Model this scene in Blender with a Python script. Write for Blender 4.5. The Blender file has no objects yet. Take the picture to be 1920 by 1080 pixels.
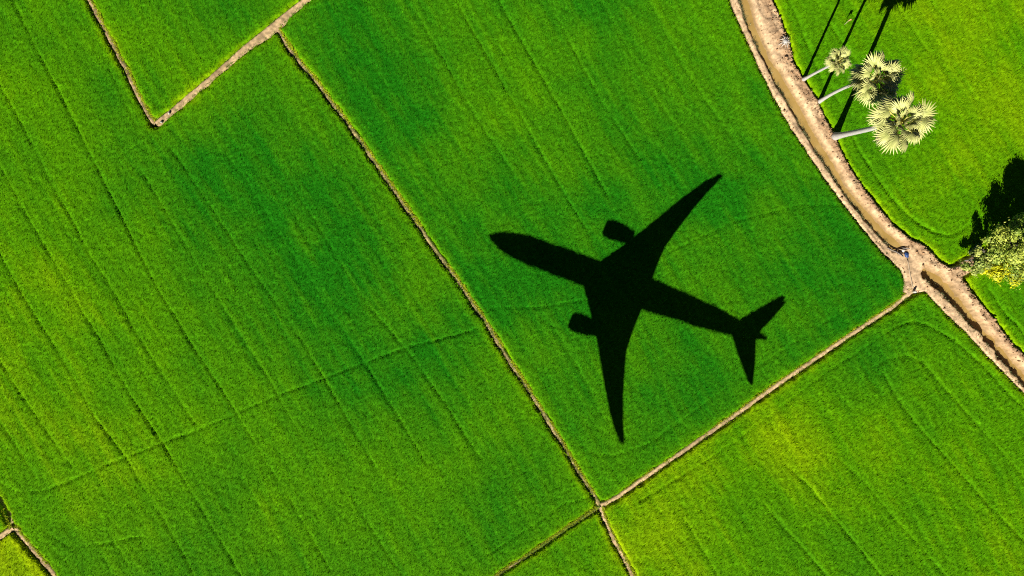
import bpy, math, random
import numpy as np
from mathutils import Vector, Matrix

# ------------------------------------------------------------------ camera, sky, sun, exposure
scn = bpy.context.scene
H = 90.0                      # drone height above the bunds, metres
S = 0.07                      # metres on the ground per photograph pixel (1920 wide)
LZ = 0.4                      # level at which the plan was measured
cam_d = bpy.data.cameras.new('camera')
cam = bpy.data.objects.new('camera', cam_d)
scn.collection.objects.link(cam)
cam.location = (0, 0, H)
cam.rotation_euler = (0, 0, 0)
cam_d.sensor_width = 36.0
cam_d.lens = 18.0 / (960 * S / H)
cam_d.clip_end = 6000
scn.camera = cam

SUN_EL = math.radians(35.3)
COT = 1 / math.tan(SUN_EL)
SHD = np.array([0.402, 0.9156])            # horizontal direction in which shadows fall
world = bpy.data.worlds.new('World'); scn.world = world
world.use_nodes = True
wn = world.node_tree
bg = wn.nodes['Background']
sky = wn.nodes.new('ShaderNodeTexSky')
sky.sky_type = 'NISHITA'; sky.sun_disc = False
sky.sun_elevation = SUN_EL
sky.sun_rotation = math.atan2(-SHD[0], -SHD[1])
sky.air_density = 0.22; sky.dust_density = 0.0; sky.ozone_density = 3.0
wn.links.new(sky.outputs[0], bg.inputs[0])
bg.inputs[1].default_value = 0.05
sun_d = bpy.data.lights.new('sun', 'SUN')
sun_d.energy = 5.0; sun_d.angle = math.radians(0.22); sun_d.color = (1.0, 0.95, 0.86)
sun = bpy.data.objects.new('sun', sun_d)
scn.collection.objects.link(sun)
sun.location = (-60, -120, 120)
sun.rotation_euler = Vector((SHD[0]*math.cos(SUN_EL), SHD[1]*math.cos(SUN_EL), -math.sin(SUN_EL))).to_track_quat('-Z', 'Y').to_euler()
vs = scn.view_settings
vs.view_transform = 'Standard'; vs.look = 'None'; vs.gamma = 1.0; vs.use_curve_mapping = False
vs.exposure = 0.75
scn.cycles.use_denoising = False
scn.cycles.max_bounces = 4
scn.cycles.filter_width = 1.1

rng = np.random.default_rng(11)
random.seed(5)
COL = scn.collection

# ------------------------------------------------------------------ helpers
def P(px, py, z=LZ):
    k = S * (H - z) / H
    return np.array([(px - 960) * k, (540 - py) * k])
def PL(pts, z=LZ):
    return np.array([P(a, b, z) for a, b in pts])
def ss(t):
    t = np.clip(t, 0, 1); return t * t * (3 - 2 * t)
_lat = np.random.default_rng(3).random((8, 256, 256))
def vn(x, y, scale, seed=0):
    L = _lat[seed % 8]; x = x / scale + seed * 17.3; y = y / scale + seed * 5.7
    xi = np.floor(x).astype(int); yi = np.floor(y).astype(int)
    fx = ss(x - xi); fy = ss(y - yi)
    a = L[yi & 255, xi & 255]; b = L[yi & 255, (xi + 1) & 255]
    c = L[(yi + 1) & 255, xi & 255]; d = L[(yi + 1) & 255, (xi + 1) & 255]
    return (a * (1 - fx) + b * fx) * (1 - fy) + (c * (1 - fx) + d * fx) * fy - 0.5
def pip(x, y, poly):
    ins = np.zeros(x.shape, bool); n = len(poly)
    for i in range(n):
        x0, y0 = poly[i]; x1, y1 = poly[(i + 1) % n]
        if y0 == y1: continue
        c = ((y0 > y) != (y1 > y)) & (x < (x1 - x0) * (y - y0) / (y1 - y0) + x0)
        ins ^= c
    return ins
class Grid:
    def __init__(s, x0, x1, y0, y1, st):
        s.st = st
        s.xs = np.arange(x0, x1 + st / 2, st); s.ys = np.arange(y0, y1 + st / 2, st)
        s.X, s.Y = np.meshgrid(s.xs, s.ys); s.shape = s.X.shape
    def dist(s, pts, R=3.0, hw=None, closed=False):
        D = np.full(s.shape, R)
        pts = np.asarray(pts); n = len(pts)
        if hw is None: hw = np.zeros(n)
        elif np.isscalar(hw): hw = np.full(n, float(hw))
        for i in range(n if closed else n - 1):
            j = (i + 1) % n
            a, b = pts[i], pts[j]; lo = np.minimum(a, b) - R - 1; hi = np.maximum(a, b) + R + 1
            i0, i1 = np.searchsorted(s.xs, [lo[0], hi[0]]); j0, j1 = np.searchsorted(s.ys, [lo[1], hi[1]])
            if i0 >= i1 or j0 >= j1: continue
            X = s.X[j0:j1, i0:i1]; Y = s.Y[j0:j1, i0:i1]
            d = b - a; l2 = max(d @ d, 1e-9)
            t = np.clip(((X - a[0]) * d[0] + (Y - a[1]) * d[1]) / l2, 0, 1)
            q = np.hypot(X - a[0] - t * d[0], Y - a[1] - t * d[1]) - (hw[i] + (hw[j] - hw[i]) * t)
            D[j0:j1, i0:i1] = np.minimum(D[j0:j1, i0:i1], q)
        return D
    def at(s, A, x, y):
        fx = np.clip((x - s.xs[0]) / s.st, 0, len(s.xs) - 1.001); fy = np.clip((y - s.ys[0]) / s.st, 0, len(s.ys) - 1.001)
        i = fx.astype(int); j = fy.astype(int); fx = fx - i; fy = fy - j
        return (A[j, i] * (1 - fx) + A[j, i + 1] * fx) * (1 - fy) + (A[j + 1, i] * (1 - fx) + A[j + 1, i + 1] * fx) * fy
def np_mesh(name, V, faces, cols=None, smooth=False):
    """faces: list of (n,k) index arrays"""
    me = bpy.data.meshes.new(name)
    V = np.asarray(V, np.float32); me.vertices.add(len(V)); me.vertices.foreach_set('co', V.ravel())
    li = np.concatenate([f.ravel() for f in faces]).astype(np.int32)
    tot = np.concatenate([np.full(len(f), f.shape[1]) for f in faces]).astype(np.int32)
    st = np.concatenate([[0], np.cumsum(tot)[:-1]]).astype(np.int32)
    me.loops.add(len(li)); me.loops.foreach_set('vertex_index', li)
    me.polygons.add(len(tot)); me.polygons.foreach_set('loop_start', st); me.polygons.foreach_set('loop_total', tot)
    if smooth: me.polygons.foreach_set('use_smooth', np.ones(len(tot), bool))
    me.update(calc_edges=True); me.validate()
    if cols is not None:
        a = me.color_attributes.new('Col', 'FLOAT_COLOR', 'POINT')
        c = np.ones((len(V), 4), np.float32); c[:, :3] = cols
        a.data.foreach_set('color', c.ravel())
    return me
def link(name, me, mats, parent=None):
    o = bpy.data.objects.new(name, me); COL.objects.link(o)
    if mats is not None:
        for m in (mats if isinstance(mats, (list, tuple)) else [mats]): me.materials.append(m)
    if parent: o.parent = parent
    return o
def tag(o, label=None, cat=None, group=None, kind=None):
    if label: o['label'] = label
    if cat: o['category'] = cat
    if group: o['group'] = group
    if kind: o['kind'] = kind
    return o
def empty(name, loc, rz=0):
    o = bpy.data.objects.new(name, None); COL.objects.link(o); o.location = loc; o.rotation_euler = (0, 0, rz)
    o.empty_display_size = 0.5
    return o
def tube(pts, rad, n=10, cap=True):
    pts = np.asarray(pts, float); m = len(pts); V = []; F = []; T = []
    prev = None
    for i in range(m):
        t = pts[min(i + 1, m - 1)] - pts[max(i - 1, 0)]; t /= np.linalg.norm(t) + 1e-9
        r = np.array([1.0, 0, 0]) if prev is None else prev
        if abs(r @ t) > .9: r = np.array([0, 1.0, 0])
        r = r - t * (r @ t); r /= np.linalg.norm(r); prev = r
        s = np.cross(t, r)
        for k in range(n):
            a = 2 * math.pi * k / n
            V.append(pts[i] + rad[i] * (math.cos(a) * r + math.sin(a) * s))
    for i in range(m - 1):
        for k in range(n):
            F.append([i * n + k, i * n + (k + 1) % n, (i + 1) * n + (k + 1) % n, (i + 1) * n + k])
    if cap:
        V.append(pts[0]); V.append(pts[-1])
        for k in range(n):
            T.append([m * n, (k + 1) % n, k]); T.append([m * n + 1, (m - 1) * n + k, (m - 1) * n + (k + 1) % n])
    fs = [np.array(F)]
    if T: fs.append(np.array(T))
    return np.array(V), fs
def merge(parts):
    Vs = []; Q = []; T = []; o = 0
    for V, fs in parts:
        Vs.append(V)
        for f in fs: (Q if f.shape[1] == 4 else T).append(f + o)
        o += len(V)
    out = []
    if Q: out.append(np.concatenate(Q))
    if T: out.append(np.concatenate(T))
    return np.concatenate(Vs), out

# ------------------------------------------------------------------ materials
def mat(name, rough=0.7, spec=0.3):
    m = bpy.data.materials.new(name); m.use_nodes = True
    b = m.node_tree.nodes['Principled BSDF']
    b.inputs['Roughness'].default_value = rough
    b.inputs['Specular IOR Level'].default_value = spec
    return m, m.node_tree, b
def nd(t, kind, **kw):
    n = t.nodes.new(kind)
    for k, v in kw.items():
        if k in n.inputs.keys(): n.inputs[k].default_value = v
        else: setattr(n, k, v)
    return n
def mixrgb(t, mode, fac, a, b):
    n = t.nodes.new('ShaderNodeMix'); n.data_type = 'RGBA'; n.blend_type = mode
    for i, v in ((0, fac), (6, a), (7, b)):
        if hasattr(v, 'is_linked'): t.links.new(v, n.inputs[i])
        else: n.inputs[i].default_value = v
    return n.outputs[2]
def noise_ramp(t, scale, stops, detail=4, coord='Object', stretch=None, rough=0.55):
    tc = nd(t, 'ShaderNodeTexCoord'); src = tc.outputs[coord]
    if stretch:
        mp = nd(t, 'ShaderNodeMapping'); mp.inputs['Scale'].default_value = stretch
        t.links.new(src, mp.inputs[0]); src = mp.outputs[0]
    n = nd(t, 'ShaderNodeTexNoise', Scale=scale, Detail=detail, Roughness=rough)
    t.links.new(src, n.inputs['Vector'])
    r = nd(t, 'ShaderNodeValToRGB')
    el = r.color_ramp.elements
    while len(el) < len(stops): el.new(0.5)
    for e, (p, c) in zip(el, stops): e.position = p; e.color = (*c, 1)
    t.links.new(n.outputs[0], r.inputs[0])
    return r.outputs[0], n.outputs[0]
def bump(t, b, h, strength=0.4, dist=0.05):
    n = nd(t, 'ShaderNodeBump', Strength=strength, Distance=dist)
    t.links.new(h, n.inputs['Height']); t.links.new(n.outputs[0], b.inputs['Normal'])
def attr_mat(name, scale, lo, hi, rough=.7, spec=.3, bstr=0, bdist=.05):
    m, t, b = mat(name, rough, spec)
    a = nd(t, 'ShaderNodeAttribute', attribute_name='Col')
    c, f = noise_ramp(t, scale, [(.3, (lo,) * 3), (.7, (hi,) * 3)], 6)
    t.links.new(mixrgb(t, 'MULTIPLY', 1.0, a.outputs['Color'], c), b.inputs['Base Color'])
    if bstr: bump(t, b, f, bstr, bdist)
    return m
def plain(name, c1, c2, scale, rough=.7, spec=.3, bstr=0.3, bdist=.02, stretch=None, metallic=0):
    m, t, b = mat(name, rough, spec)
    c, f = noise_ramp(t, scale, [(.3, c1), (.7, c2)], 5, stretch=stretch)
    t.links.new(c, b.inputs['Base Color']); b.inputs['Metallic'].default_value = metallic
    if bstr: bump(t, b, f, bstr, bdist)
    return m
M_rice = attr_mat('rice_leaf', 1.7, .80, 1.15, .8, .02)
M_soil = attr_mat('dry_soil', 3.0, .72, 1.18, .95, .1, .6, .06)
M_weed = attr_mat('weed_leaf', 2.0, .8, 1.2, .7, .15)
M_leaf = attr_mat('tree_leaf', 1.1, .75, 1.2, .55, .3)
M_frond = attr_mat('palm_leaf', 1.4, .85, 1.12, .45, .35)
M_bark = plain('palm_bark', (.30, .28, .25), (.56, .53, .49), 5.0, .9, .1, .6, .03, (1, 1, 4))
M_bark2 = plain('tree_bark', (.16, .14, .12), (.32, .29, .26), 6.0, .9, .1, .6, .03)
M_fruit = plain('palm_fruit', (.03, .02, .015), (.09, .06, .03), 4.0, .5, .4)
M_wood = plain('weathered_wood', (.36, .27, .17), (.55, .44, .30), 9.0, .85, .15, .4, .01, (1, 1, 8))
M_stone = plain('pale_stone', (.40, .36, .30), (.60, .57, .50), 7.0, .85, .2, .6, .03)
M_white = plain('white_paint', (.74, .75, .76), (.80, .81, .82), 2.0, .3, .5, 0)
M_dark = plain('dark_glass', (.01, .012, .015), (.02, .022, .026), 2.0, .1, .6, 0)
M_metal = plain('bare_metal', (.5, .5, .52), (.6, .6, .62), 4.0, .3, .5, 0, metallic=.9)
M_blue = plain('blue_tarpaulin', (.015, .04, .14), (.03, .08, .24), 8.0, .5, .4, .5, .03)
M_sack = plain('white_sack', (.55, .56, .56), (.75, .75, .73), 9.0, .7, .3, .5, .03)
M_rag = plain('orange_cloth', (.55, .22, .08), (.75, .36, .16), 9.0, .8, .2, .4, .02)
m, t, b = mat('muddy_water', .18, .45); M_water = m
c, f = noise_ramp(t, .5, [(.25, (.30, .19, .05)), (.75, (.42, .28, .09))], 4)
t.links.new(c, b.inputs['Base Color'])
_, f2 = noise_ramp(t, 3.0, [(0, (0, 0, 0)), (1, (1, 1, 1))], 2); bump(t, b, f2, .08, .02)
m, t, b = mat('far_fields', .9, .1); M_far = m
c, f = noise_ramp(t, .03, [(.3, (.012, .11, .004)), (.5, (.05, .15, .004)), (.7, (.10, .19, .006))], 6)
t.links.new(c, b.inputs['Base Color'])
_, f2 = noise_ramp(t, 4.0, [(0, (0, 0, 0)), (1, (1, 1, 1))], 6); bump(t, b, f2, .8, .3)

# ------------------------------------------------------------------ the plan (photograph pixels, 1920 x 1080)
A = [(520, 52), (531, 73), (543, 92), (567, 122), (598, 159), (628, 200), (660, 242), (696, 294), (753, 377), (810, 460), (852, 517), (893, 579), (909, 600), (950, 670), (1000, 745), (1050, 825), (1085, 885), (1108, 920), (1125, 948)]
B = [(90, -150), (143, -50), (167, 0), (191, 46), (216, 93), (238, 135), (262, 186), (279, 218), (291, 232)]
C = [(291, 232), (301, 226), (321, 210), (355, 181), (409, 135), (455, 95), (512, 53), (546, 22), (573, 0), (640, -45), (790, -150)]
D = [(1125, 948), (1140, 942), (1160, 931), (1198, 904), (1237, 877), (1275, 851), (1330, 812), (1395, 767), (1450, 727), (1510, 686), (1570, 645), (1630, 605), (1680, 572), (1712, 543)]
EB = [(1125, 950), (1117, 955), (1083, 977), (1049, 1000), (1011, 1026), (982, 1046), (936, 1076), (860, 1128), (690, 1240)]
FB = [(1125, 950), (1131, 967), (1141, 991), (1155, 1020), (1167, 1042), (1184, 1075), (1210, 1125), (1270, 1240)]
G1 = [(24, 990), (0, 1006), (-60, 1045), (-170, 1120)]
G2 = [(24, 990), (12, 964), (0, 943), (-60, 845), (-160, 690)]
G3 = [(24, 990), (43, 1011), (67, 1039), (98, 1076), (130, 1130), (185, 1240)]
HB = [(1802, 504), (1830, 492), (1862, 476), (1990, 440), (2100, 415)]
RL = [(1314, -150), (1345, -70), (1369, 0), (1382, 35), (1407, 88), (1430, 140), (1456, 190), (1482, 239), (1529, 309), (1565, 360), (1600, 407), (1628, 442), (1653, 472), (1672, 489), (1692, 511), (1699, 527), (1694, 547), (1704, 560), (1712, 551), (1735, 548), (1755, 569), (1781, 595), (1815, 627), (1850, 667), (1884, 701), (1910, 727), (1945, 765), (2100, 935)]
RR = [(1380, -150), (1420, -60), (1447, 0), (1461, 26), (1471, 58), (1482, 88), (1488, 117), (1503, 143), (1532, 187), (1547, 222), (1564, 252), (1576, 280), (1593, 315), (1622, 358), (1650, 392), (1678, 424), (1708, 449), (1725, 454), (1742, 469), (1761, 489), (1778, 500), (1794, 497), (1806, 487), (1825, 478), (1828, 506), (1804, 520), (1827, 555), (1861, 595), (1896, 641), (1920, 664), (1960, 708), (2100, 870)]
WL1 = [(1337, -150), (1388, 0), (1398, 35), (1415, 76), (1436, 117), (1456, 157), (1477, 192), (1497, 227), (1523, 271), (1550, 312), (1575, 350), (1600, 384), (1622, 412), (1644, 437), (1667, 460), (1674, 469)]
WR1 = [(1355, -150), (1404, 0), (1415, 38), (1430, 76), (1444, 108), (1466, 140), (1482, 166), (1503, 203), (1523, 242), (1547, 280), (1567, 309), (1585, 345), (1602, 368), (1620, 388), (1642, 411), (1661, 433), (1685, 452), (1695, 463), (1689, 469)]
WL2 = [(1730, 505), (1728, 511), (1735, 521), (1758, 541), (1787, 572), (1809, 595), (1832, 619), (1858, 648), (1878, 675), (1901, 700), (1916, 718), (1945, 752), (2100, 925)]
WR2 = [(1736, 501), (1758, 511), (1781, 533), (1809, 567), (1838, 604), (1867, 637), (1896, 671), (1920, 694), (1955, 735), (2100, 895)]
RM = [(1345, -150), (1400, 0), (1450, 110), (1540, 270), (1640, 420), (1700, 500), (1712, 545)]
RM2 = [(1712, 545), (1735, 520), (1790, 583), (1880, 688), (2100, 915)]
J = (1125, 949)
rd, ru = list(reversed(RM)), list(reversed(RM2))
FIELDS = [
 ('small pointed rice field wedged inside the sharp corner of two paths', B + C[1:] + [(790, -300), (90, -300)], .30),
 ('largest rice field, long wheel tracks crossed by one slanting furrow', B + C[1:7] + A[1:] + EB[1:] + [(690, 1400), (185, 1400)] + G3[::-1] + G2[1:] + [(-400, 690), (-400, -300), (90, -300)], .30),
 ('dark green rice field carrying the black airplane shadow', C[6:] + [(1345, -300)] + RM + D[::-1][1:] + A[::-1][1:], .13),
 ('yellow mottled rice field with a rounded track beside the lower ditch', D + RM2[1:] + [(2300, 1100), (2300, 1400), (1270, 1400)] + FB[::-1][:-1], .40),
 ('narrow wedge of rice between the two paths leaving the crossing', [J] + FB[1:] + [(1270, 1400), (690, 1400)] + EB[::-1][:-1], .36),
 ('bright rice field under the palms and the palm shadows', [(1345, -300)] + RM[:-1] + [(1745, 490), (1778, 508)] + HB + [(2300, 415), (2300, -300)], .42),
 ('strip of rice between the lower ditch and the tree', [(1745, 500), (1778, 508)] + HB + [(2300, 415), (2300, 1100), (2100, 915)] + ru[1:4], .38),
 ('pale yellow-green rice corner below the forked path', G3 + [(185, 1400), (-400, 1400), (-400, 1120)] + G1[::-1][:-1], .85),
 ('dark sliver of rice behind the forked path', G1 + [(-400, 1120), (-400, 690)] + G2[::-1][:-1], .25),
]
TRACKS = [
 (1, [(20, -10), (25, 0), (65, 85), (100, 150), (135, 220), (170, 290), (200, 350), (235, 420), (265, 480), (295, 540), (330, 595), (355, 640), (385, 685), (415, 730), (440, 770), (475, 825), (500, 870), (535, 920), (560, 965), (620, 1070)]),
 (1, [(0, 310), (30, 365), (65, 430), (100, 487), (132, 540), (150, 575), (190, 640), (215, 690), (250, 750), (290, 810), (305, 832), (340, 890), (370, 940), (400, 990), (430, 1040), (455, 1085)]),
 (.8, [(-20, 120), (15, 185), (50, 250), (75, 300), (100, 350), (140, 420), (170, 480), (212, 545), (245, 605), (275, 655), (310, 710), (340, 755), (365, 795)]),
 (.85, [(0, 475), (35, 540), (75, 605), (110, 660), (145, 720), (180, 785), (238, 860), (270, 915), (305, 970), (345, 1040), (370, 1090)]),
 (.75, [(265, 320), (310, 395), (340, 445), (365, 490), (400, 545), (440, 610), (475, 665), (505, 710), (530, 760), (590, 860)]),
 (.9, [(320, 280), (350, 320), (380, 365), (410, 410), (445, 465), (495, 538), (540, 600), (570, 645), (605, 705), (660, 800), (700, 870)]),
 (.7, [(425, 290), (460, 335), (500, 400), (540, 465), (585, 530), (630, 600), (690, 690), (740, 770), (800, 870)]),
 (.6, [(520, 300), (600, 430), (680, 560), (770, 665), (830, 750), (900, 860)]),
 (.8, [(0, 675), (30, 725), (75, 790), (110, 840), (135, 875)]), (.6, [(0, 790), (40, 850), (70, 900)]),
 (.75, [(0, 905), (30, 921), (75, 922), (125, 905), (175, 882), (240, 856), (300, 832), (370, 807), (440, 777), (520, 742), (595, 715), (680, 682), (760, 652), (850, 630), (893, 617)]),
 (.6, [(90, 1000), (130, 1025), (190, 1020), (270, 1005)]), (.7, [(100, 1030), (130, 1060), (155, 1095)]), (.6, [(205, 1000), (240, 1060)]),
 (.8, [(1110, 925), (1095, 936), (1056, 945), (1000, 985), (930, 1030), (870, 1066)]),
 (.5, [(640, 900), (690, 980), (740, 1060)]), (.5, [(380, 230), (420, 290)]), (.6, [(205, 130), (240, 200), (260, 245)]),
 (1, [(845, -20), (855, 0), (880, 50), (910, 100), (930, 135), (945, 165), (975, 215), (1010, 280), (1040, 335), (1080, 400), (1105, 440)]),
 (.9, [(925, -20), (935, 0), (965, 55), (990, 100), (1025, 160), (1080, 260), (1140, 370)]),
 (.7, [(1015, -20), (1025, 0), (1055, 55), (1075, 95), (1105, 150), (1130, 195), (1200, 300)]),
 (.8, [(755, -10), (765, 5), (795, 50), (830, 110), (865, 175), (910, 250), (960, 320)]),
 (.5, [(1215, 0), (1265, 95), (1280, 125), (1330, 200), (1400, 300)]), (.6, [(1035, 610), (1080, 685), (1110, 740)]),
 (.45, [(1125, 0), (1180, 100), (1240, 200), (1290, 270)]), (.45, [(700, 120), (760, 220), (830, 330), (900, 440)]),
 (.7, [(893, 590), (930, 576), (1010, 577), (1100, 562)]), (.45, [(1250, 475), (1380, 415), (1500, 385), (1570, 385)]),
 (.6, [(925, 620), (965, 690), (1010, 760)]), (.5, [(1105, 850), (1150, 855), (1220, 830), (1400, 700), (1640, 545), (1660, 500)]),
 (.8, [(1200, 940), (1265, 900), (1330, 860), (1395, 815), (1450, 775), (1550, 697), (1600, 666), (1640, 640), (1675, 614), (1710, 603), (1740, 610), (1790, 640), (1840, 685), (1880, 730), (1930, 775)]),
 (.8, [(1655, 700), (1680, 745), (1720, 800), (1775, 860), (1815, 905), (1850, 945), (1900, 995), (1950, 1050)]),
 (.7, [(1730, 680), (1775, 735), (1825, 790), (1870, 840), (1910, 885), (1960, 940)]),
 (.8, [(1570, 860), (1620, 905), (1665, 960), (1710, 1010), (1750, 1055), (1790, 1100)]),
 (.8, [(1470, 870), (1520, 915), (1570, 980), (1620, 1040), (1655, 1085)]),
 (.8, [(1430, 945), (1470, 990), (1510, 1035), (1545, 1075), (1570, 1110)]), (.6, [(1285, 975), (1325, 1045), (1345, 1080)]),
 (.5, [(1636, 692), (1665, 672), (1700, 668), (1730, 680)]),
 (.9, [(1470, -20), (1477, 0), (1494, 35), (1506, 67), (1520, 102), (1540, 150)]), (.9, [(1515, -20), (1526, 0), (1547, 32), (1570, 70), (1600, 110)]),
 (1, [(1600, 262), (1608, 280), (1628, 311), (1647, 339), (1669, 370), (1675, 376), (1700, 403), (1725, 422), (1753, 437), (1778, 443), (1800, 433), (1830, 414), (1850, 400)]),
 (.9, [(1669, 372), (1651, 388)]), (1, [(1848, 530), (1852, 541), (1870, 569), (1887, 592), (1904, 607), (1925, 635)]),
 (.8, [(1660, 484), (1672, 478)]), (.5, [(1555, 160), (1575, 200)]), (.5, [(1680, 10), (1740, 100)]),
]
BLOBS = [  # px, py, radius px, change of ripeness
 (90, 420, 260, .14), (60, 760, 260, .2), (330, 760, 200, .1), (560, 330, 230, -.2), (660, 560, 230, -.2), (760, 780, 180, -.1), (300, 980, 200, .05),
 (420, 60, 130, -.12), (330, 140, 90, .15), (240, 60, 60, .1), (620, 1000, 200, .08), (150, 100, 140, .0), (420, 330, 140, -.08),
 (1010, 60, 200, .1), (1250, 80, 180, .12), (1000, 320, 170, .1), (1320, 60, 120, .1), (1450, 420, 140, -.06), (1210, 300, 150, .03),
 (1480, 830, 95, .42), (1260, 990, 110, .25), (1700, 900, 150, .02), (1850, 1010, 150, .1), (1760, 680, 80, .1), (1600, 690, 90, -.2), (1420, 930, 70, -.15), (1330, 890, 70, .1), (1650, 800, 70, .12),
 (1880, 210, 200, .22), (1760, 60, 200, .12), (1530, 120, 110, -.2), (1620, 330, 110, -.2), (1850, 480, 60, .2), (1740, 480, 30, .15), (1700, 260, 100, -.05),
]

# ------------------------------------------------------------------ ground
gx = np.concatenate([[-2500, -1200, -600, -300, -150, -100], np.linspace(-79.4, 79.4, 40), [100, 150, 300, 600, 1200, 2500]])
gy = np.concatenate([[-2500, -1200, -600, -300, -150, -80], np.linspace(-49.4, 49.4, 26), [80, 150, 300, 600, 1200, 2500]])
X, Y = np.meshgrid(gx, gy)
Z = np.where((abs(X) < 80) & (abs(Y) < 50), -1.9, .5)
nx, ny = len(gx), len(gy)
idx = np.arange(nx * ny).reshape(ny, nx)
q = np.stack([idx[:-1, :-1], idx[:-1, 1:], idx[1:, 1:], idx[1:, :-1]], -1).reshape(-1, 4)
tag(link('ground', np_mesh('ground', np.stack([X, Y, Z], -1).reshape(-1, 3), [q]), M_far),
    'green farmland reaching out to the horizon round the fields', 'ground', kind='structure')

# ------------------------------------------------------------------ soil mask, canopy heights
g = Grid(-79.2, 79.2, -49.2, 49.2, 0.2)
roadpoly = PL(RL + RR[::-1])
BUNDS = [  # name-label, points, half width of bare soil (m), top height, tilt (left side minus right side when walking along), tint
 ('thin bund with dry grass between the two biggest rice fields', A, .19, .28, 0, 'dry'),
 ('bare bund down the left side of the pointed field', B, .21, .28, -.10, 'tan'),
 ('tan footpath along the lower right side of the pointed field', C, .28, .48, .06, 'tan'),
 ('long tan footpath from the crossing up to the dirt road', D, .22, .38, .16, 'tan'),
 ('overgrown bund leaving the crossing on the side of the largest field', EB, .10, .34, .1, 'green'),
 ('short footpath with a dark edge leaving the crossing away from the shadow', FB, .21, .28, .10, 'tan'),
 ('footpath branch meeting the fork beside the pale rice corner', G1, .28, .36, 0, 'tan'),
 ('deep shaded bund branch behind the fork', G2, .30, -.1, 0, 'dry'),
 ('bare footpath running from the fork along the largest field', G3, .27, .28, 0, 'tan'),
 ('low earth bund leading under the tree', HB, .9, .30, 0, 'tan'),
]
Dm = np.full(g.shape, 3.0)
for _, pts, hw, z, ti, tint in BUNDS:
    w = np.full(len(pts), hw)
    if pts is C: w[5:8] = [.35, .58, .40]
    if pts is A: w[0:3] = [.08, .1, .34]
    Dm = np.minimum(Dm, g.dist(PL(pts), 3.0, w))
ins = pip(g.X, g.Y, roadpoly)
dr = g.dist(roadpoly, 3.0, closed=True)
Dm = np.minimum(Dm, np.where(ins, -dr, dr))
Dm = np.minimum(Dm, g.dist(PL([(1700, 549), (1712, 545)]), 3.0, .5))
Dm = np.minimum(Dm, g.dist(PL([(22, 990), (30, 994)]), 3.0, .5)); Dm = np.minimum(Dm, g.dist(PL([(1122, 950), (1130, 950)]), 3.0, .38))
Dm = np.minimum(Dm, g.dist(PL([(288, 231), (296, 230)]), 3.0, .45))
Dn = Dm + .26 * vn(g.X, g.Y, 1.1, 1) + .20 * vn(g.X, g.Y, .45, 2)
# wheel tracks
G = np.zeros(g.shape)
for st, pts in TRACKS:
    d = g.dist(PL(pts), 1.2)
    d = np.abs(d + .10 * vn(g.X, g.Y, 1.5, 3))
    G = np.maximum(G, st * np.exp(-(d / .15) ** 2))
G *= np.clip(.70 + .9 * vn(g.X, g.Y, 7.0, 4) + .3 * vn(g.X, g.Y, 1.2, 5), .2, 1)
# streaks along the drilling direction
al = g.X * .5 - g.Y * .866 + 1.2 * vn(g.X, g.Y, 14, 6); ac = g.X * .866 + g.Y * .5 + 1.6 * vn(g.X, g.Y, 22, 7)
stre = vn(al / 9.0, ac / .75, 1.0, 1) + .7 * vn(al / 4.0, ac / .4, 1.0, 3)
fine = rng.normal(0, 1, g.shape)
Hc = .98 + .10 * vn(g.X, g.Y, 9, 2) + .07 * stre + .07 * vn(g.X, g.Y, .9, 5) + .042 * fine - .34 * G
Zc = -.38 + Hc * ss((Dn + .05) / .42)
# ripeness
Mt = .26 * vn(g.X, g.Y, 13, 0) + .18 * vn(g.X, g.Y, 5.0, 1) + .08 * vn(g.X, g.Y, 1.8, 2) + .15 * stre
for bx, by, br, bv in BLOBS:
    c = P(bx, by); Mt += bv * np.exp(-((g.X - c[0]) ** 2 + (g.Y - c[1]) ** 2) / (br * S) ** 2)
Mt += .70 * np.exp(-np.clip(Dn, 0, 9) / .50)
CA, CB, CC = np.array([.012, .148, .003]), np.array([.076, .240, .001]), np.array([.225, .355, .001])
def ripe(m):
    m = np.clip(m, 0, 1.15)[..., None]
    return np.where(m < .5, CA + (CB - CA) * m * 2, CB + (CC - CB) * (m * 2 - 1))
# field ids on quads
cx = (g.X[:-1, :-1] + .1); cy = (g.Y[:-1, :-1] + .1)
fid = np.full(cx.shape, -1); mbase = np.zeros(cx.shape)
for k, (_, poly, mb) in enumerate(FIELDS):
    i = pip(cx, cy, PL(poly)); fid[i] = k; mbase[i] = mb
mb_v = np.pad(mbase, ((0, 1), (0, 1)), mode='edge')
Mv = Mt + mb_v
okq = np.minimum.reduce([Dn[:-1, :-1], Dn[1:, :-1], Dn[:-1, 1:], Dn[1:, 1:]]) > -.3
gi = np.arange(g.X.size).reshape(g.shape)
quads = np.stack([gi[:-1, :-1], gi[:-1, 1:], gi[1:, 1:], gi[1:, :-1]], -1)
VG = np.stack([g.X, g.Y, Zc], -1).reshape(-1, 3)
CG = (ripe(Mv) * np.exp(.15 * rng.normal(0, 1, g.shape))[..., None]).reshape(-1, 3)
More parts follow.
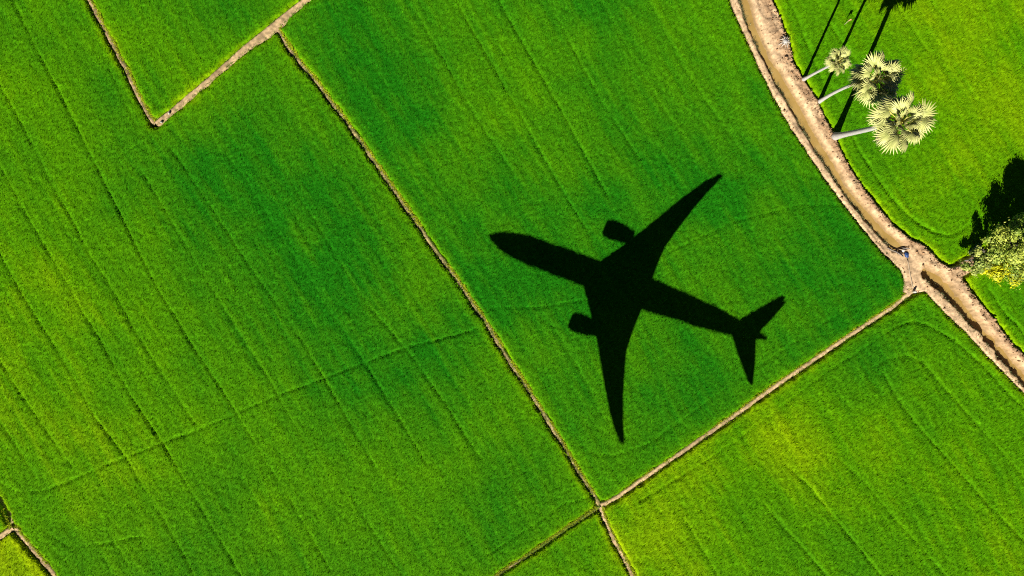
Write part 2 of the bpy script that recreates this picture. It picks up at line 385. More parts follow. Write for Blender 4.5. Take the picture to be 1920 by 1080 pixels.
# tufts
sp = 0.205
tx, ty = np.meshgrid(np.arange(-79, 79, sp), np.arange(-49, 49, sp))
tx = (tx + rng.uniform(-.5, .5, tx.shape) * sp).ravel(); ty = (ty + rng.uniform(-.5, .5, ty.shape) * sp).ravel()
keep = (g.at(Dn, tx, ty) > .06) & (rng.random(tx.size) > .75 * g.at(G, tx, ty))
edge = (abs(tx) > 69.5) | (abs(ty) > 40)
keep &= ~edge | (rng.random(tx.size) < .45)
tx, ty = tx[keep], ty[keep]
tz = g.at(Zc, tx, ty); tm = g.at(Mv, tx, ty)
tf = fid[np.clip(((ty - g.ys[0]) / .2).astype(int), 0, fid.shape[0] - 1), np.clip(((tx - g.xs[0]) / .2).astype(int), 0, fid.shape[1] - 1)]
NB = 5
def blades(x, y, z, col, nb, ln, wd, rise, wind=(.0, .0), r=rng):
    n = len(x)
    x = np.repeat(x, nb); y = np.repeat(y, nb); z = np.repeat(z, nb); col = np.repeat(col, nb, 0)
    N = n * nb
    a = r.uniform(0, 2 * np.pi, N); L = ln * r.uniform(.6, 1.3, N); e = r.uniform(.35, 1.2, N)
    dx = np.cos(a) * np.cos(e) * L + wind[0] * L; dy = np.sin(a) * np.cos(e) * L + wind[1] * L; dz = np.sin(e) * L * rise
    w = wd * r.uniform(.6, 1.4, N); px, py = -np.sin(a) * w, np.cos(a) * w
    bx = x + r.uniform(-.05, .05, N); by = y + r.uniform(-.05, .05, N); bz = z - .06
    v = np.empty((N, 3, 3))
    v[:, 0] = np.stack([bx - px, by - py, bz], -1); v[:, 1] = np.stack([bx + px, by + py, bz], -1)
    v[:, 2] = np.stack([bx + dx, by + dy, bz + dz], -1)
    br = np.exp(r.normal(0, .24, N))[:, None]; c = col * br
    return v.reshape(-1, 3), np.arange(N * 3).reshape(-1, 3), np.repeat(c, 3, 0)
for k, (label, poly, mb) in enumerate(FIELDS):
    qs = quads[okq & (fid == k)]
    us, inv = np.unique(qs, return_inverse=True)
    V = VG[us]; Q = inv.reshape(-1, 4); Cc = CG[us]
    s = tf == k
    bv, bf, bc = blades(tx[s], ty[s], tz[s], ripe(tm[s] + rng.normal(0, .07, s.sum())), NB, .34, .026, .75, (.40, .12) if k in (5, 3) else (.10, .05))
    me = np_mesh('rice_field', np.concatenate([V, bv]), [Q, bf + len(V)], np.concatenate([Cc, bc]))
    tag(link('rice_field', me, M_rice), label, 'rice field', 'rice fields', kind='stuff')

# ------------------------------------------------------------------ bunds and footpaths
TINT = {'tan': (.46, .325, .17), 'dry': (.38, .30, .13), 'green': (.12, .19, .02)}
def resample(pts, st):
    pts = np.asarray(pts); d = np.r_[0, np.cumsum(np.hypot(*np.diff(pts, axis=0).T))]
    s = np.arange(0, d[-1], st); s = np.r_[s, d[-1]]
    return np.stack([np.interp(s, d, pts[:, 0]), np.interp(s, d, pts[:, 1])], -1), s, d
for bi, (label, pts, hw, zt, ti, tint) in enumerate(BUNDS):
    p, s, d = resample(PL(pts), .16)
    k = np.hanning(9); k /= k.sum()
    pp = np.stack([np.convolve(np.pad(p[:, i], 4, mode='edge'), k, 'valid') for i in (0, 1)], -1)
    tn = np.gradient(pp, axis=0); tn /= np.hypot(*tn.T)[:, None]; nr = np.stack([-tn[:, 1], tn[:, 0]], -1)
    w = np.full(len(p), hw)
    if pts is C: w = np.interp(s, d, [.28] * 5 + [.35, .58, .40] + [.32] * 3)
    off = np.array([-1.0, -.6, -.3, -.12, .0, .25, .5, .75, 1.0, 1.12, 1.3, 1.6, 2.0])   # built below from both sides
    T = np.linspace(-1, 1, 17)
    V = pp[:, None, :] + nr[:, None, :] * (T[None, :, None] * (w[:, None, None] + .65))
    e = (np.abs(T)[None, :] * (w[:, None] + .65) - w[:, None])          # metres beyond the bare strip
    x, y = V[..., 0], V[..., 1]
    z = (zt + ti * np.clip(T * 2, -1, 1)[None, :]) * (1 - ss((e + .10) / .5)) - .45 * ss(e / .6) + .12 * vn(x, y, .7, 2) + .10 * vn(x, y, .28, 4) + .06 * vn(x, y, 2.5, 6)
    c = np.array(TINT[tint]) * (1 + .45 * vn(x, y, 1.3, 5) + .55 * vn(x, y, .3, 6))[..., None]
    if tint == 'dry':
        f = ss(1.2 - s / 9.0)[:, None, None] if pts is A else 0
        c = c + (np.array(TINT['tan']) - c) * f
    if tint == 'green':
        f = ss((vn(x, y, 3.0, 3) - .05) * 5)[..., None]; c = c + (np.array(TINT['tan']) - c) * f
    n, mm = x.shape; ii = np.arange(n * mm).reshape(n, mm)
    Q = np.stack([ii[:-1, :-1], ii[:-1, 1:], ii[1:, 1:], ii[1:, :-1]], -1).reshape(-1, 4)
    po = tag(link('dirt_path', np_mesh('dirt_path', np.stack([x, y, z], -1).reshape(-1, 3), [Q], c.reshape(-1, 3), True), M_soil), label, 'path', kind='structure')
    # weeds growing on it
    dens = {'tan': 9, 'dry': 30, 'green': 70}[tint]
    m = int(s[-1] * dens); j = rng.integers(0, len(p), m); o = np.clip(rng.normal(0, .62, m), -1.3, 1.3)
    if tint == 'tan': o = np.sign(o) * (1.05 - .25 * np.abs(rng.normal(0, .6, m)))
    if pts is A: o = np.where(rng.random(m) < .75, -np.abs(o) * .8 + .2, o)
    xx = pp[j, 0] + nr[j, 0] * o * w[j]; yy = pp[j, 1] + nr[j, 1] * o * w[j]
    dry = np.array([.33, .27, .12]); grn = np.array([.13, .22, .015])
    mixf = rng.random((m, 1)) * (.9 if tint == 'dry' else .45)
    bv, bf, bc = blades(xx, yy, np.full(m, zt - .02), grn + (dry - grn) * mixf, 4, .26, .022, .8)
    if pts is not C and pts is not HB and pts is not G1:          # grass fringe on the sun-facing side, sunlight painted into its bright colour
        sg = -1 if pts is EB else 1
        m2 = int(s[-1] * 26); j = rng.integers(0, len(p), m2); o = sg * (w[j] + rng.normal(.06, .11, m2))
        kk = vn(pp[j, 0], pp[j, 1], 2.2, 4) > -.28
        j, o = j[kk], o[kk]; m2 = len(j)
        cc = np.array([.26, .34, .004]) + rng.random((m2, 1)) * np.array([.12, .06, .01])
        b2, f2_, c2 = blades(pp[j, 0] + nr[j, 0] * o, pp[j, 1] + nr[j, 1] * o, np.full(m2, .38), cc, 4, .28, .026, .8)
        bf = np.concatenate([bf, f2_ + len(bv)]); bv = np.concatenate([bv, b2]); bc = np.concatenate([bc, c2])
    tag(link('weeds', np_mesh('weeds', bv, [bf], bc), M_weed, po), kind='stuff')

# ------------------------------------------------------------------ dirt road with its two ditches
r = Grid(24.0, 79.2, -27.5, 49.2, .12)
ins = pip(r.X, r.Y, roadpoly); dd = r.dist(roadpoly, 3.0, closed=True); sd = np.where(ins, dd, -dd)      # positive inside
dL = r.dist(PL(RL), 8.0); dR = r.dist(PL(RR), 8.0)
fr = dL / (dL + dR + 1e-6)                                    # 0 at the left edge, 1 at the right edge
z = .42 + .34 * ss(fr * 1.2) + .16 * vn(r.X, r.Y, 2.2, 1) + .09 * vn(r.X, r.Y, .7, 2) + .09 * vn(r.X, r.Y, .3, 3)
rough = ss((fr - .5) * 3)
z += .10 * vn((r.X * .6 - r.Y * .8) / 5.0, (r.X * .8 + r.Y * .6) / .35, 1.0, 7)
z += rough * (.22 * vn(r.X, r.Y, .55, 4) + .12 * rng.normal(0, .3, r.shape))
water = np.full(r.shape, -9.0); wet = np.zeros(r.shape)
for WL, WR, zw, wl, wr in ((WL1, WR1, .08, .35, .75), (WL2, WR2, -.22, .16, .55)):
    poly = PL(WL + WR[::-1]); iw = pip(r.X, r.Y, poly); a = r.dist(PL(WL), 3.0); bq = r.dist(PL(WR), 3.0); cap = r.dist(poly, 3.0, closed=True)
    edge_n = (.16 + .14 * (zw < 0)) * vn(r.X, r.Y, .9, 5) + (.12 + .14 * (zw < 0)) * vn(r.X, r.Y, .35, 6)
    dist = np.where(iw, -cap, cap) + edge_n
    width = np.where(a < bq, wl, wr)
    k = ss(dist / width + .02)
    zb = zw - .35 * ss(-dist / .5) + .02
    z = np.where(dist < width, np.minimum(z, zb * (1 - k) + z * k), z)
    water = np.where(dist < .9, zw, water)
    wet = np.maximum(wet, 1 - ss((z - zw) / .30) * ss(dist / .5))
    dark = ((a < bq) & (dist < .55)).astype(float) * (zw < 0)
# narrow gully across the side path
gl = r.dist(PL([(1799, 492), (1806, 504), (1814, 515)]), 1.0); z -= .6 * np.exp(-(gl / .14) ** 2)
z = z * ss((sd + .10) / .30) - .42 * (1 - ss((sd + .10) / .30))
ok = sd > -.75
tan = np.array([.54, .375, .215]); clay = np.array([.33, .20, .105]); mud = np.array([.27, .175, .075])
c = tan * (1 + .45 * vn((r.X * .6 - r.Y * .8) / 4.0, (r.X * .8 + r.Y * .6) / .5, 1.0, 5) + .3 * vn(r.X, r.Y, 1.6, 2) + .4 * vn(r.X, r.Y, .4, 3) + .35 * rng.normal(0, .3, r.shape))[..., None]
f = (ss(.5 + 2.2 * vn(r.X, r.Y, 1.0, 6)) * rough * .7)[..., None]; c = c * (1 - f) + clay * f
f = (wet * .85)[..., None]; c = c * (1 - f) + mud * f
f = (dark * ss((.35 - z) / .3) * .9)[..., None]; c = c * (1 - f) + np.array([.075, .06, .04]) * f  # shade on the lower ditch's left bank, painted into the soil colour
ii = np.arange(r.X.size).reshape(r.shape)
Q = np.stack([ii[:-1, :-1], ii[:-1, 1:], ii[1:, 1:], ii[1:, :-1]], -1)
okc = ok[:-1, :-1] & ok[1:, :-1] & ok[:-1, 1:] & ok[1:, 1:]
def sub(Q, V, C=None):
    us, inv = np.unique(Q, return_inverse=True)
    return V[us], inv.reshape(-1, 4), (None if C is None else C[us])
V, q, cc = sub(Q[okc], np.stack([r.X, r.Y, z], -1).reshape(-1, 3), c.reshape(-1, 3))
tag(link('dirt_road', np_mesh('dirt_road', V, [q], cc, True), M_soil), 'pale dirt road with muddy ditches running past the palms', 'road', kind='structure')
for zw, label in ((.08, 'muddy water in the shallow ditch beside the palms'), (-.22, 'muddy water deep in the shaded lower ditch')):
    wq = (water == zw)
    wc = wq[:-1, :-1] & wq[1:, :-1] & wq[:-1, 1:] & wq[1:, 1:] & okc
    V, q, _ = sub(Q[wc], np.stack([r.X, r.Y, np.full(r.shape, zw)], -1).reshape(-1, 3))
    tag(link('ditch_water', np_mesh('ditch_water', V, [q], None, True), M_water), label, 'water', kind='structure')
# clods
def clod(rad, rs):
    ph = (1 + 5 ** .5) / 2
    v = np.array([(-1, ph, 0), (1, ph, 0), (-1, -ph, 0), (1, -ph, 0), (0, -1, ph), (0, 1, ph), (0, -1, -ph), (0, 1, -ph), (ph, 0, -1), (ph, 0, 1), (-ph, 0, -1), (-ph, 0, 1)], float)
    v /= np.linalg.norm(v[0]); v *= (rad * rs.uniform(.6, 1.3, (12, 1))); v *= rs.uniform(.7, 1.3, (1, 3))
    f = np.array([(0, 11, 5), (0, 5, 1), (0, 1, 7), (0, 7, 10), (0, 10, 11), (1, 5, 9), (5, 11, 4), (11, 10, 2), (10, 7, 6), (7, 1, 8), (3, 9, 4), (3, 4, 2), (3, 2, 6), (3, 6, 8), (3, 8, 9), (4, 9, 5), (2, 4, 11), (6, 2, 10), (8, 6, 7), (9, 8, 1)])
    return v, f
cand = np.argwhere((sd > .15) & (wet < .3))
wgt = (.15 + rough[cand[:, 0], cand[:, 1]]) * (1 + (sd[cand[:, 0], cand[:, 1]] < .6) * 2); wgt /= wgt.sum()
pk = cand[rng.choice(len(cand), 1300, False, wgt)]
Vs, Fs, Cs = [], [], []
for n, (jj, i2) in enumerate(pk):
    v, f = clod(rng.uniform(.04, .10) * (2.0 if rng.random() < .1 else 1), rng)
    Vs.append(v + [r.xs[i2], r.ys[jj], z[jj, i2] + .02]); Fs.append(f + 12 * n)
    Cs.append(np.tile(clay * rng.uniform(.55, 1.35), (12, 1)))
tag(link('soil_clods', np_mesh('soil_clods', np.concatenate(Vs), [np.concatenate(Fs)], np.concatenate(Cs)), M_soil), 'loose brown clods of soil scattered over the dirt road', 'clods', kind='stuff')
def zroad(x, y): return float(r.at(z, np.array([x]), np.array([y]))[0])
# weeds on the ditch banks
for WL, dens, spread, label in ((WL1, 34, .16, 'ragged dark weeds lining the shallow ditch'), (WL2, 30, .28, 'ragged dark weeds on the bank of the lower ditch')):
    p, s, _ = resample(PL(WL[:-1] if WL is WL1 else WL[2:]), .1)
    m = int(s[-1] * dens); j = rng.integers(0, len(p), m)
    o = rng.normal(-.05 if WL is WL1 else -.12, spread, m)
    xx, yy = p[j, 0] + o, p[j, 1] + o * .6
    kp = vn(xx, yy, 1.1, 3) > -.12
    xx, yy = xx[kp], yy[kp]; zz = np.maximum(r.at(z, xx, yy), .1 if WL is WL1 else -.18)
    base = np.array([.055, .075, .02]) + rng.random((len(xx), 1)) ** 2 * np.array([.24, .20, .12])
    bv, bf, bc = blades(xx, yy, zz, base, 4, .30, .022, .8)
    tag(link('bank_weeds', np_mesh('bank_weeds', bv, [bf], bc), M_weed), label, 'weeds', kind='stuff')

for pts, sg, label in ((RL, -1, 'grass tufts creeping onto the field side of the dirt road'), (RR, 1, 'grass tufts creeping onto the palm side of the dirt road')):
    p, s, _ = resample(PL(pts), .1); m = int(s[-1] * 14); j = rng.integers(0, len(p), m)
    tn = np.gradient(p, axis=0); tn /= np.hypot(*tn.T)[:, None] + 1e-9
    o = rng.normal(-.05, .22, m); xx = p[j, 0] - sg * tn[j, 1] * o * -1; yy = p[j, 1] + sg * tn[j, 0] * o * -1
    kp = vn(xx, yy, 1.4, 6) > -.05; xx, yy = xx[kp], yy[kp]
    zz = np.maximum(r.at(z, xx, yy), .15)
    base = np.array([.10, .17, .01]) + rng.random((len(xx), 1)) * np.array([.20, .12, .06])
    bv, bf, bc = blades(xx, yy, zz, base, 4, .24, .022, .8)
    tag(link('road_weeds', np_mesh('road_weeds', bv, [bf], bc), M_weed), label, 'weeds', kind='stuff')

# ------------------------------------------------------------------ palms
def fan(seed, R, dead=False):
    rs = np.random.default_rng(seed); n = 22; V = [(0, 0, 0)]; F = []; C = []
    g1 = np.array([.32, .36, .10]); g2 = np.array([.54, .53, .19]); pet = np.array([.46, .42, .08])
    if dead: g1 = np.array([.26, .19, .11]); g2 = np.array([.36, .28, .17]); pet = np.array([.25, .18, .1])
    C.append(g1)
    span = math.radians(300)
    for i in range(n):
        th = -span / 2 + span * (i + .5) / n + rs.normal(0, .02); dl = span / n / 2 * .98
        rr = R * (1 - .22 * abs(th) / (span / 2)) * rs.uniform(.88, 1.08)
        def q(r_, a, dz): return (r_ * math.cos(a), r_ * math.sin(a), dz - .12 * abs(a) * r_ - .16 * r_ * r_ / R - (.30 if dead else .14) * r_ ** 3 / R ** 2)
        o = len(V); fold = .085 * R
        V += [q(.55 * rr, th - dl, -fold * .5), q(.55 * rr, th, fold), q(.55 * rr, th + dl, -fold * .5), q(rr, th + rs.normal(0, .05), rs.normal(-.03, .05))]
        F += [(0, o, o + 1), (0, o + 1, o + 2), (o, o + 3, o + 1), (o + 1, o + 3, o + 2)]
        k = rs.uniform(.8, 1.15)
        C += [g1 * k, g2 * k, g1 * k, g2 * k * 1.1]
    # petiole, running back along -x to the crown centre
    L = R * 1.25; o = len(V); wv = .045
    for s_ in range(4):
        x = -L * s_ / 3; zz = -.10 * math.sin(math.pi * s_ / 3); w_ = wv * (1 + .5 * s_ / 3)
        V += [(x, -w_, zz), (x, w_, zz), (x, 0, zz + w_)]; C += [pet] * 3
    for s_ in range(3):
        a0, a1 = o + s_ * 3, o + s_ * 3 + 3
        for e0, e1 in ((0, 1), (1, 2), (2, 0)):
            F += [(a0 + e0, a0 + e1, a1 + e1), (a0 + e0, a1 + e1, a1 + e0)]
    V = np.array(V); V[:, 0] += L
    return np_mesh('frond', V, [np.array(F)], np.array(C))
def make_palm(base_px, crown_px, zc, R, nf, label, seed, rb, bend):
    rs = np.random.default_rng(seed)
    b = P(*base_px, .5); zb = zroad(*b) - .15
    c = P(*crown_px, zc)
    root = tag(empty('palm_tree', (b[0], b[1], zb)), label, 'palm tree', 'sugar palms beside the dirt road')
    top = np.array([c[0] - b[0], c[1] - b[1], zc - zb])
    ts = np.linspace(0, 1, 26)
    mid = top * .5 + np.array([bend[0], bend[1], 0])
    pts = np.array([(1 - t) ** 2 * np.zeros(3) + 2 * t * (1 - t) * mid + t * t * top for t in ts])
    rad = np.array([rb * (.55 + .45 * math.exp(-t * 9)) * (1 - .22 * t) * (1 + .05 * (i % 2)) for i, t in enumerate(ts)])
    V, fs = tube(pts, rad, 14); link('trunk', np_mesh('trunk', V, fs, None, True), M_bark, root)
    meshes = [fan(seed * 10 + k, R * .46) for k in range(5)]
    for me in meshes: me.materials.append(M_frond)
    dm = fan(seed * 10 + 9, R * .42, True); dm.materials.append(M_frond)
    for k in range(nf):
        u = k / (nf - 1)
        el = math.radians(74 - 98 * u ** .75 + rs.normal(0, 6)); az = k * 2.39996 + rs.normal(0, .2)
        sc = (.55 + .5 * min(1, u * 2.2)) * rs.uniform(.9, 1.08)
        dead = u > .98
        o = link('frond', dm if dead else meshes[k % 5], None, root)
        rot = Matrix.Rotation(az, 4, 'Z') @ Matrix.Rotation(-el, 4, 'Y') @ Matrix.Rotation(rs.normal(0, .6), 4, 'X')
        o.matrix_local = Matrix.Translation(Vector(top)) @ rot @ Matrix.Diagonal((sc, sc, sc, 1))
    parts = []
    for k in range(11):
        v, f = clod(.17, rs); a = k * 2.4
        parts.append((v + top + [.34 * math.cos(a), .34 * math.sin(a), -.25 - .25 * rs.random()], [f]))
    V, fs = merge(parts); link('fruit_cluster', np_mesh('fruit_cluster', V, fs), M_fruit, root)
make_palm((1506, 149), (1574, 114), 11.0, 1.6, 24, 'smallest palm of the three with a compact tufted crown', 1, .32, (0, .1))
make_palm((1536, 191), (1645, 146), 15.3, 2.95, 32, 'middle palm with a curved trunk between the other two palms', 2, .36, (.1, 1.0))
make_palm((1564, 256), (1690, 227), 18.0, 3.2, 34, 'tallest palm with a flared trunk base and the widest crown', 3, .56, (0, -.15))

# ------------------------------------------------------------------ tree and shrubs at the road end
def leafy(name, px, py, zr, rad, nclump, nleaf, cols, label, cat, seed, trunk_r, spread=(1, 1)):
    rs = np.random.default_rng(seed); b = P(px, py, .4); zb = .2
    root = tag(empty(name, (b[0], b[1], zb)), label, cat)
    zc = (zr[0] + zr[1]) / 2; hz = (zr[1] - zr[0]) / 2
    cl = []
    while len(cl) < nclump:
        v = rs.uniform(-1, 1, 3); n = np.linalg.norm(v)
        if .15 < n < 1: cl.append(v * [rad * spread[0], rad * spread[1], hz] + [0, 0, zc - zb])
    cl = np.array(cl)
    lim = [tube([(0, 0, -.3), (.1, .05, zr[0] * .6), (.2, .1, zc * .75)], [trunk_r * 1.3, trunk_r, trunk_r * .6], 9)]
    for c in cl[::2]:
        a = np.array([.1, .05, zr[0] * .6 + .3 * rs.random()]); m_ = (a + c) / 2 + [0, 0, .1 * rad]
        lim.append(tube([a, m_, c], [trunk_r * .45, trunk_r * .28, trunk_r * .1], 5))
    V, fs = merge(lim); link('trunk', np_mesh('trunk', V, fs, None, True), M_bark2, root)
    ci = rs.integers(0, nclump, nleaf); cr = rs.uniform(.5, 1.2, nclump) * rad * .25
    d = rs.normal(0, 1, (nleaf, 3))
    ax = rs.uniform(.5, 1.5, (nclump, 3)) * [1, 1, .6]
    pos = cl[ci] + d * ax[ci] * (cr[ci] * .55)[:, None]
    d /= np.linalg.norm(d, axis=1)[:, None]
    pos[:, 2] = np.maximum(pos[:, 2], .15)
    nrm = d + rs.normal(0, .45, d.shape) + [0, 0, .3]; nrm /= np.linalg.norm(nrm, axis=1)[:, None]
    t1 = np.cross(nrm, rs.normal(0, 1, d.shape)); t1 /= np.linalg.norm(t1, axis=1)[:, None]; t2 = np.cross(nrm, t1)
    L = rs.uniform(.10, .22, nleaf)[:, None]; W = L * .5
    v = np.stack([pos - t1 * L, pos + t2 * W, pos + t1 * L, pos - t2 * W], 1).reshape(-1, 3)
    tint = rs.random(nclump)
    c0, c1 = np.array(cols[0]), np.array(cols[1])
    f = np.clip(tint[ci] + rs.normal(0, .25, nleaf), 0, 1)[:, None]
    cc = np.repeat((c0 + (c1 - c0) * f) * np.exp(rs.normal(0, .1, (nleaf, 1))), 4, 0)
    o = link('crown', np_mesh('crown', v, [np.arange(nleaf * 4).reshape(-1, 4)], cc), M_leaf, root)
    tag(o, kind='stuff')
leafy('broadleaf_tree', 1868, 464, (2.0, 9.0), 3.8, 56, 36000, ((.12, .21, .015), (.46, .52, .07)), 'broad leafy tree throwing a wide dark shadow on the rice', 'tree', 4, .22)
leafy('flowering_shrub', 1868, 507, (.6, 3.4), 2.1, 34, 12000, ((.36, .40, .005), (.62, .60, .005)), 'bright yellow shrub growing at the foot of the tree', 'shrub', 5, .06, (1.5, .8))
leafy('pale_shrub', 1806, 489, (1.6, 4.8), 1.7, 24, 7500, ((.16, .24, .03), (.44, .48, .10)), 'pale green bushy sapling leaning out of the side path end', 'shrub', 6, .07)
leafy('dry_shrub', 1828, 474, (.3, 1.2), .8, 9, 2200, ((.20, .18, .13), (.38, .34, .26)), 'small dry grey shrub where the side path meets the tree', 'shrub', 7, .04)

# ------------------------------------------------------------------ small things
def stone(px, py, rad, zz, label):
    p = P(px, py, .5); v, f = clod(rad, rng); o = link('stone', np_mesh('stone', v, [f], None), M_stone)
    o.location = (p[0], p[1], zz); tag(o, label, 'stone', 'pale stones at the path corner')
stone(303, 229, .26, .55, 'larger pale stone at the very corner of the footpath')
stone(318, 213, .20, .62, 'smaller pale stone lying up the footpath from the corner')
# stake with a rag in the rice
p = P(1583, 46, .6); st = tag(empty('marker_stake', (p[0], p[1], .2)), 'thin wooden stake with an orange rag standing in the rice', 'stake')
V, fs = tube([(0, 0, -.2), (.03, .02, .8), (.05, .1, 1.7)], [.035, .03, .025], 6); link('pole', np_mesh('pole', V, fs, None, True), M_wood, st)
V = []; 
for i in range(6):
    for j in range(5):
        V.append((.05 + i * .09, .1 + .06 * math.sin(i * 1.3 + j) + i * .03, 1.7 - j * .12 + .05 * math.sin(i * 2)))
V = np.array(V); ii = np.arange(30).reshape(6, 5); Q = np.stack([ii[:-1, :-1], ii[1:, :-1], ii[1:, 1:], ii[:-1, 1:]], -1).reshape(-1, 4)
V = np.concatenate([V, V + [0, .015, 0]]); Q = np.concatenate([Q, Q[:, ::-1] + 30])
link('rag', np_mesh('rag', V, [Q], None, True), M_rag, st)
# dead palm stump with a fan of pale dry fibres
p = P(1471, 79, .7); zz = zroad(*p); st = tag(empty('palm_stump', (p[0], p[1], zz)), 'grey rotten palm stump splayed with dry fronds on the road edge', 'stump')
V, fs = tube([(0, 0, -.3), (0, 0, .25), (.04, .03, .5)], [.42, .36, .28], 12); link('stump', np_mesh('stump', V, fs, None, True), M_bark, st)
for k in range(16):
    a = k * .39 + rng.normal(0, .1); L = rng.uniform(.7, 1.15)
    pts = [(0.2 * math.cos(a), .2 * math.sin(a), .35), (.55 * L * math.cos(a), .55 * L * math.sin(a), .42), (L * math.cos(a), L * math.sin(a), .12)]
    V, fs = tube(pts, [.06, .05, .015], 5); link('dry_frond', np_mesh('dry_frond', V, fs, None, True), M_stone if k % 2 else M_wood, st)
# bamboo pole lying over the crossing, with a pale post at its end
a, b_ = P(1700, 488, .5), P(1711, 541, .5); n = 12
pts = np.array([(a[0] + (b_[0] - a[0]) * i / n, a[1] + (b_[1] - a[1]) * i / n + .03 * math.sin(i), 0) for i in range(n + 1)])
for q_ in pts: q_[2] = zroad(q_[0], q_[1]) + .10
pts[:, 2] = np.convolve(np.pad(pts[:, 2], 2, mode='edge'), np.ones(5) / 5, 'valid') + .05
V, fs = tube(pts, np.full(n + 1, .055), 7); tag(link('bamboo_pole', np_mesh('bamboo_pole', V, fs, None, True), M_wood), 'long thin bamboo pole lying across the dirt crossing', 'pole')
p = P(1713, 547, .5); V, fs = tube([(0, 0, -.2), (0, 0, .45), (0.02, 0, .62)], [.17, .16, .12], 9)
o = link('boundary_post', np_mesh('boundary_post', V, fs, None), M_stone); o.location = (p[0], p[1], zroad(*p)); tag(o, 'short pale post where the footpath meets the road', 'post')
# litter and sticks caught at the end of the shallow ditch
def crumple(name, px, py, sx, sy, sz, rz, mt, label, seed):
    rs = np.random.default_rng(seed); nu, nv = 12, 8; V = []
    for i in range(nv + 1):
        th = math.pi * i / nv
        for j in range(nu):
            ph = 2 * math.pi * j / nu; k = rs.uniform(.7, 1.15)
            V.append((sx * k * math.sin(th) * math.cos(ph), sy * k * math.sin(th) * math.sin(ph), sz * k * math.cos(th)))
    Q = [[i * nu + j, i * nu + (j + 1) % nu, (i + 1) * nu + (j + 1) % nu, (i + 1) * nu + j] for i in range(nv) for j in range(nu)]
    p = P(px, py, .4); o = link(name, np_mesh(name, np.array(V), [np.array(Q)]), mt)
    o.location = (p[0], p[1], zroad(*p) + sz * .6); o.rotation_euler = (0, 0, rz); tag(o, label, 'litter'); return o
crumple('blue_sheet', 1698, 478, .42, .28, .16, 1.9, M_blue, 'crumpled blue plastic sheet at the end of the shallow ditch', 3)
crumple('white_sack', 1694, 470, .30, .20, .14, .5, M_sack, 'crumpled white sack next to the blue plastic sheet', 4)
crumple('dark_bag', 1688, 474, .35, .22, .16, -.4, M_fruit, 'dark torn bag lying among sticks in the ditch end', 5)
for k, (x0, y0, x1, y1) in enumerate([(1663, 465, 1688, 476), (1668, 470, 1684, 471), (1674, 468, 1692, 482), (1681, 466, 1699, 470), (1690, 464, 1703, 467)]):
    a, b_ = P(x0, y0), P(x1, y1); m_ = (a + b_) / 2
    pts = [(a[0], a[1], zroad(*a) + .1), (m_[0], m_[1], max(zroad(*m_), .1) + .28), (b_[0], b_[1], zroad(*b_) + .12)]
    V, fs = tube(pts, [.05, .06, .04], 6)
    tag(link('driftwood_stick', np_mesh('driftwood_stick', V, fs, None, True), M_wood if k % 2 else M_bark2), ('longest grey stick slanting from the ditch bank to the dark bag', 'short pale stick lying straight across the ditch bank', 'grey stick sloping under the dark torn bag', 'pale stick crossing the ditch end behind the white sack', 'short grey stick poking out past the white sack')[k], 'stick', 'driftwood sticks at the ditch end')

# ------------------------------------------------------------------ the airliner that throws the shadow (it flies low, outside the picture)
ZP = 40.0
nose = P(917.5, 441.5, .6) - SHD * COT * (ZP - .6)
plane = tag(empty('jet_airliner', (nose[0], nose[1], ZP), math.atan2(-.34717, .9378)), 'white twin-engine jet airliner flying low over the fields', 'airplane')
PS = S * (H - .6) / H                                          # metres per pixel at the canopy
U = np.array([-2, 8, 22, 40, 60, 90, 120, 165, 210, 262, 315, 380, 440, 493, 535, 556]) * PS
Wd = np.array([1.5, 9, 15.5, 21, 24, 26, 26.5, 26.5, 28, 29.5, 30, 27, 23, 16.5, 9, 2]) * PS
V = []; nn = 20
for x, w in zip(U, Wd):
    for k in range(nn):
        a = 2 * math.pi * k / nn; V.append((x, .76 * w * math.cos(a), .53 * w * math.sin(a)))
F = [[i * nn + k, (i + 1) * nn + k, (i + 1) * nn + (k + 1) % nn, i * nn + (k + 1) % nn] for i in range(len(U) - 1) for k in range(nn)]
fus = link('fuselage', np_mesh('fuselage', np.array(V), [np.array(F)], None, True), M_white, plane)
def surf(name, LE, TE, off, th, axis, sgn):
    """tapered lifting surface from leading and trailing edges given as (u, span)"""
    LE = np.array(LE, float); TE = np.array(TE, float); sps = np.linspace(min(LE[0, 1], TE[0, 1]), LE[-1, 1], 14)
    V = []; prof = [(0, 0), (.12, .5), (.4, .6), (.75, .3), (1, 0), (.75, -.2), (.4, -.4), (.12, -.35)]
    for i, s_ in enumerate(sps):
        a = np.interp(s_, LE[:, 1], LE[:, 0]) - 2.5; b_ = max(np.interp(s_, TE[:, 1], TE[:, 0]) + 2, a + 7); t_ = th * (1 - .8 * i / 13)
        for c_, h_ in prof:
            x = (a + (b_ - a) * c_) * PS
            V.append((x, s_ * PS * sgn, h_ * t_ + off) if axis == 'y' else (x, h_ * t_ * .6, s_ * PS + off))
    m_ = len(prof)
    F = [[i * m_ + k, i * m_ + (k + 1) % m_, (i + 1) * m_ + (k + 1) % m_, (i + 1) * m_ + k] for i in range(13) for k in range(m_)]
    V = np.array(V)
    caps = [np.array([[0, k, k + 1] for k in range(1, m_ - 1)]), np.array([[13 * m_, 13 * m_ + k + 1, 13 * m_ + k] for k in range(1, m_ - 1)])]
    return link(name, np_mesh(name, V, [np.array(F), np.concatenate(caps)], None, True), M_white, plane)
WLE = [(188, 0), (207, 27), (248, 85), (279, 137), (319, 205), (344, 243), (357, 258), (367, 268)]
WTE = [(316, 0), (314, 32), (313, 70), (315, 104), (322, 131), (340, 190), (359, 239), (372, 268)]
SLE = [(482, 0), (494, 15), (524, 53), (551, 84), (557, 89)]
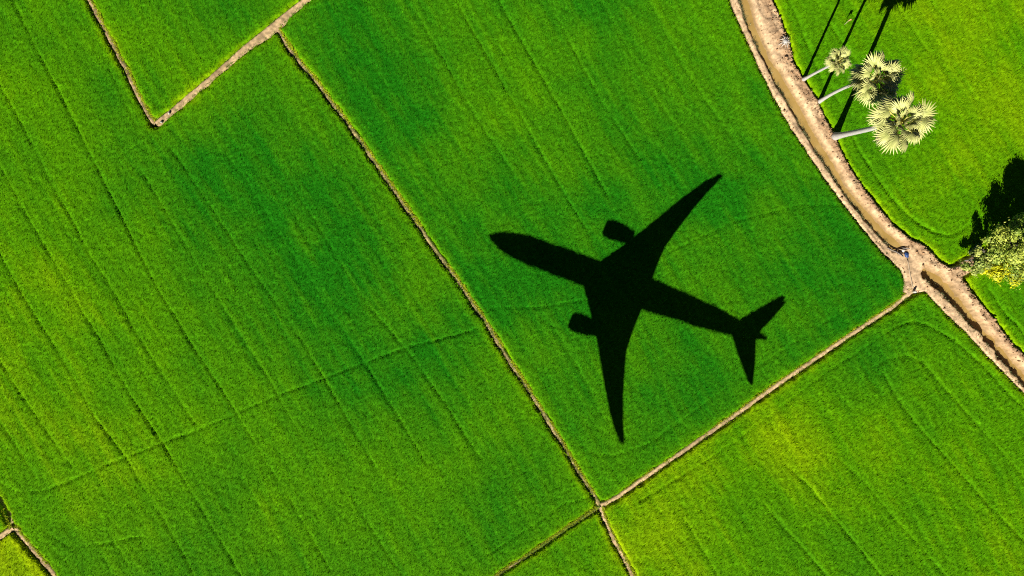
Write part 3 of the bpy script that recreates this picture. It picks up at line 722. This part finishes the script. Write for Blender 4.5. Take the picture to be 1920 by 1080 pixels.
STE = [(533, 0), (536, 10), (548, 45), (558, 86), (560, 89)]
WZ = -9.5 * PS / COT
for sg in (1, -1):
    surf('wing', WLE, WTE, WZ, .42, 'y', sg); surf('tailplane', SLE, STE, -3 * PS / COT, .22, 'y', sg)
    U2 = np.array([0, .25, .9, 2.4, 3.9, 4.0, .5, .0]); R2 = np.array([.62, .84, .95, .90, .66, .40, .50, .62]) * .90
    V = []; nn = 18
    for x, q_ in zip(U2, R2):
        for k in range(nn):
            a = 2 * math.pi * k / nn; V.append((x + 197 * PS, sg * 93 * PS + q_ * math.cos(a) * 1.05, q_ * math.sin(a) * .78 - .12))
    F = [[i * nn + k, (i + 1) * nn + k, (i + 1) * nn + (k + 1) % nn, i * nn + (k + 1) % nn] for i in range(len(U2) - 1) for k in range(nn)]
    en = link('engine', np_mesh('engine', np.array(V), [np.array(F)], None, True), M_white, plane)
    V = [(197 * PS + .1, sg * 93 * PS, -.12)] + [(197 * PS + .5, sg * 93 * PS + .6 * math.cos(2 * math.pi * k / nn), .45 * math.sin(2 * math.pi * k / nn) - .12) for k in range(nn)]
    link('fan', np_mesh('fan', np.array(V), [np.array([[0, 1 + k, 1 + (k + 1) % nn] for k in range(nn)])]), M_dark, en)
    V = np.array([(x, sg * 93 * PS + w_, z_) for w_ in (-.16, .16) for x, z_ in ((229 * PS, .1), (262 * PS, WZ + .15), (275 * PS, WZ - .05), (235 * PS, -.45))])
    link('pylon', np_mesh('pylon', V, [np.array([[0, 1, 2, 3], [7, 6, 5, 4], [0, 4, 5, 1], [1, 5, 6, 2], [2, 6, 7, 3], [3, 7, 4, 0]])]), M_white, plane)
surf('tail_fin', [(a, b_ * .88 / COT) for a, b_ in SLE], [(a, b_ * .88 / COT) for a, b_ in STE], 0, .2, 'z', 1)
V = []
for x, k in ((16, .55), (30, .75)):
    w = np.interp(x * PS, U, Wd)
    for a in np.linspace(.25, math.pi - .25, 9):
        V.append((x * PS, .73 * w * math.cos(a), .51 * w * math.sin(a)))
link('windscreen', np_mesh('windscreen', np.array(V), [np.array([[i, i + 1, i + 10, i + 9] for i in range(8)])]), M_dark, fus)
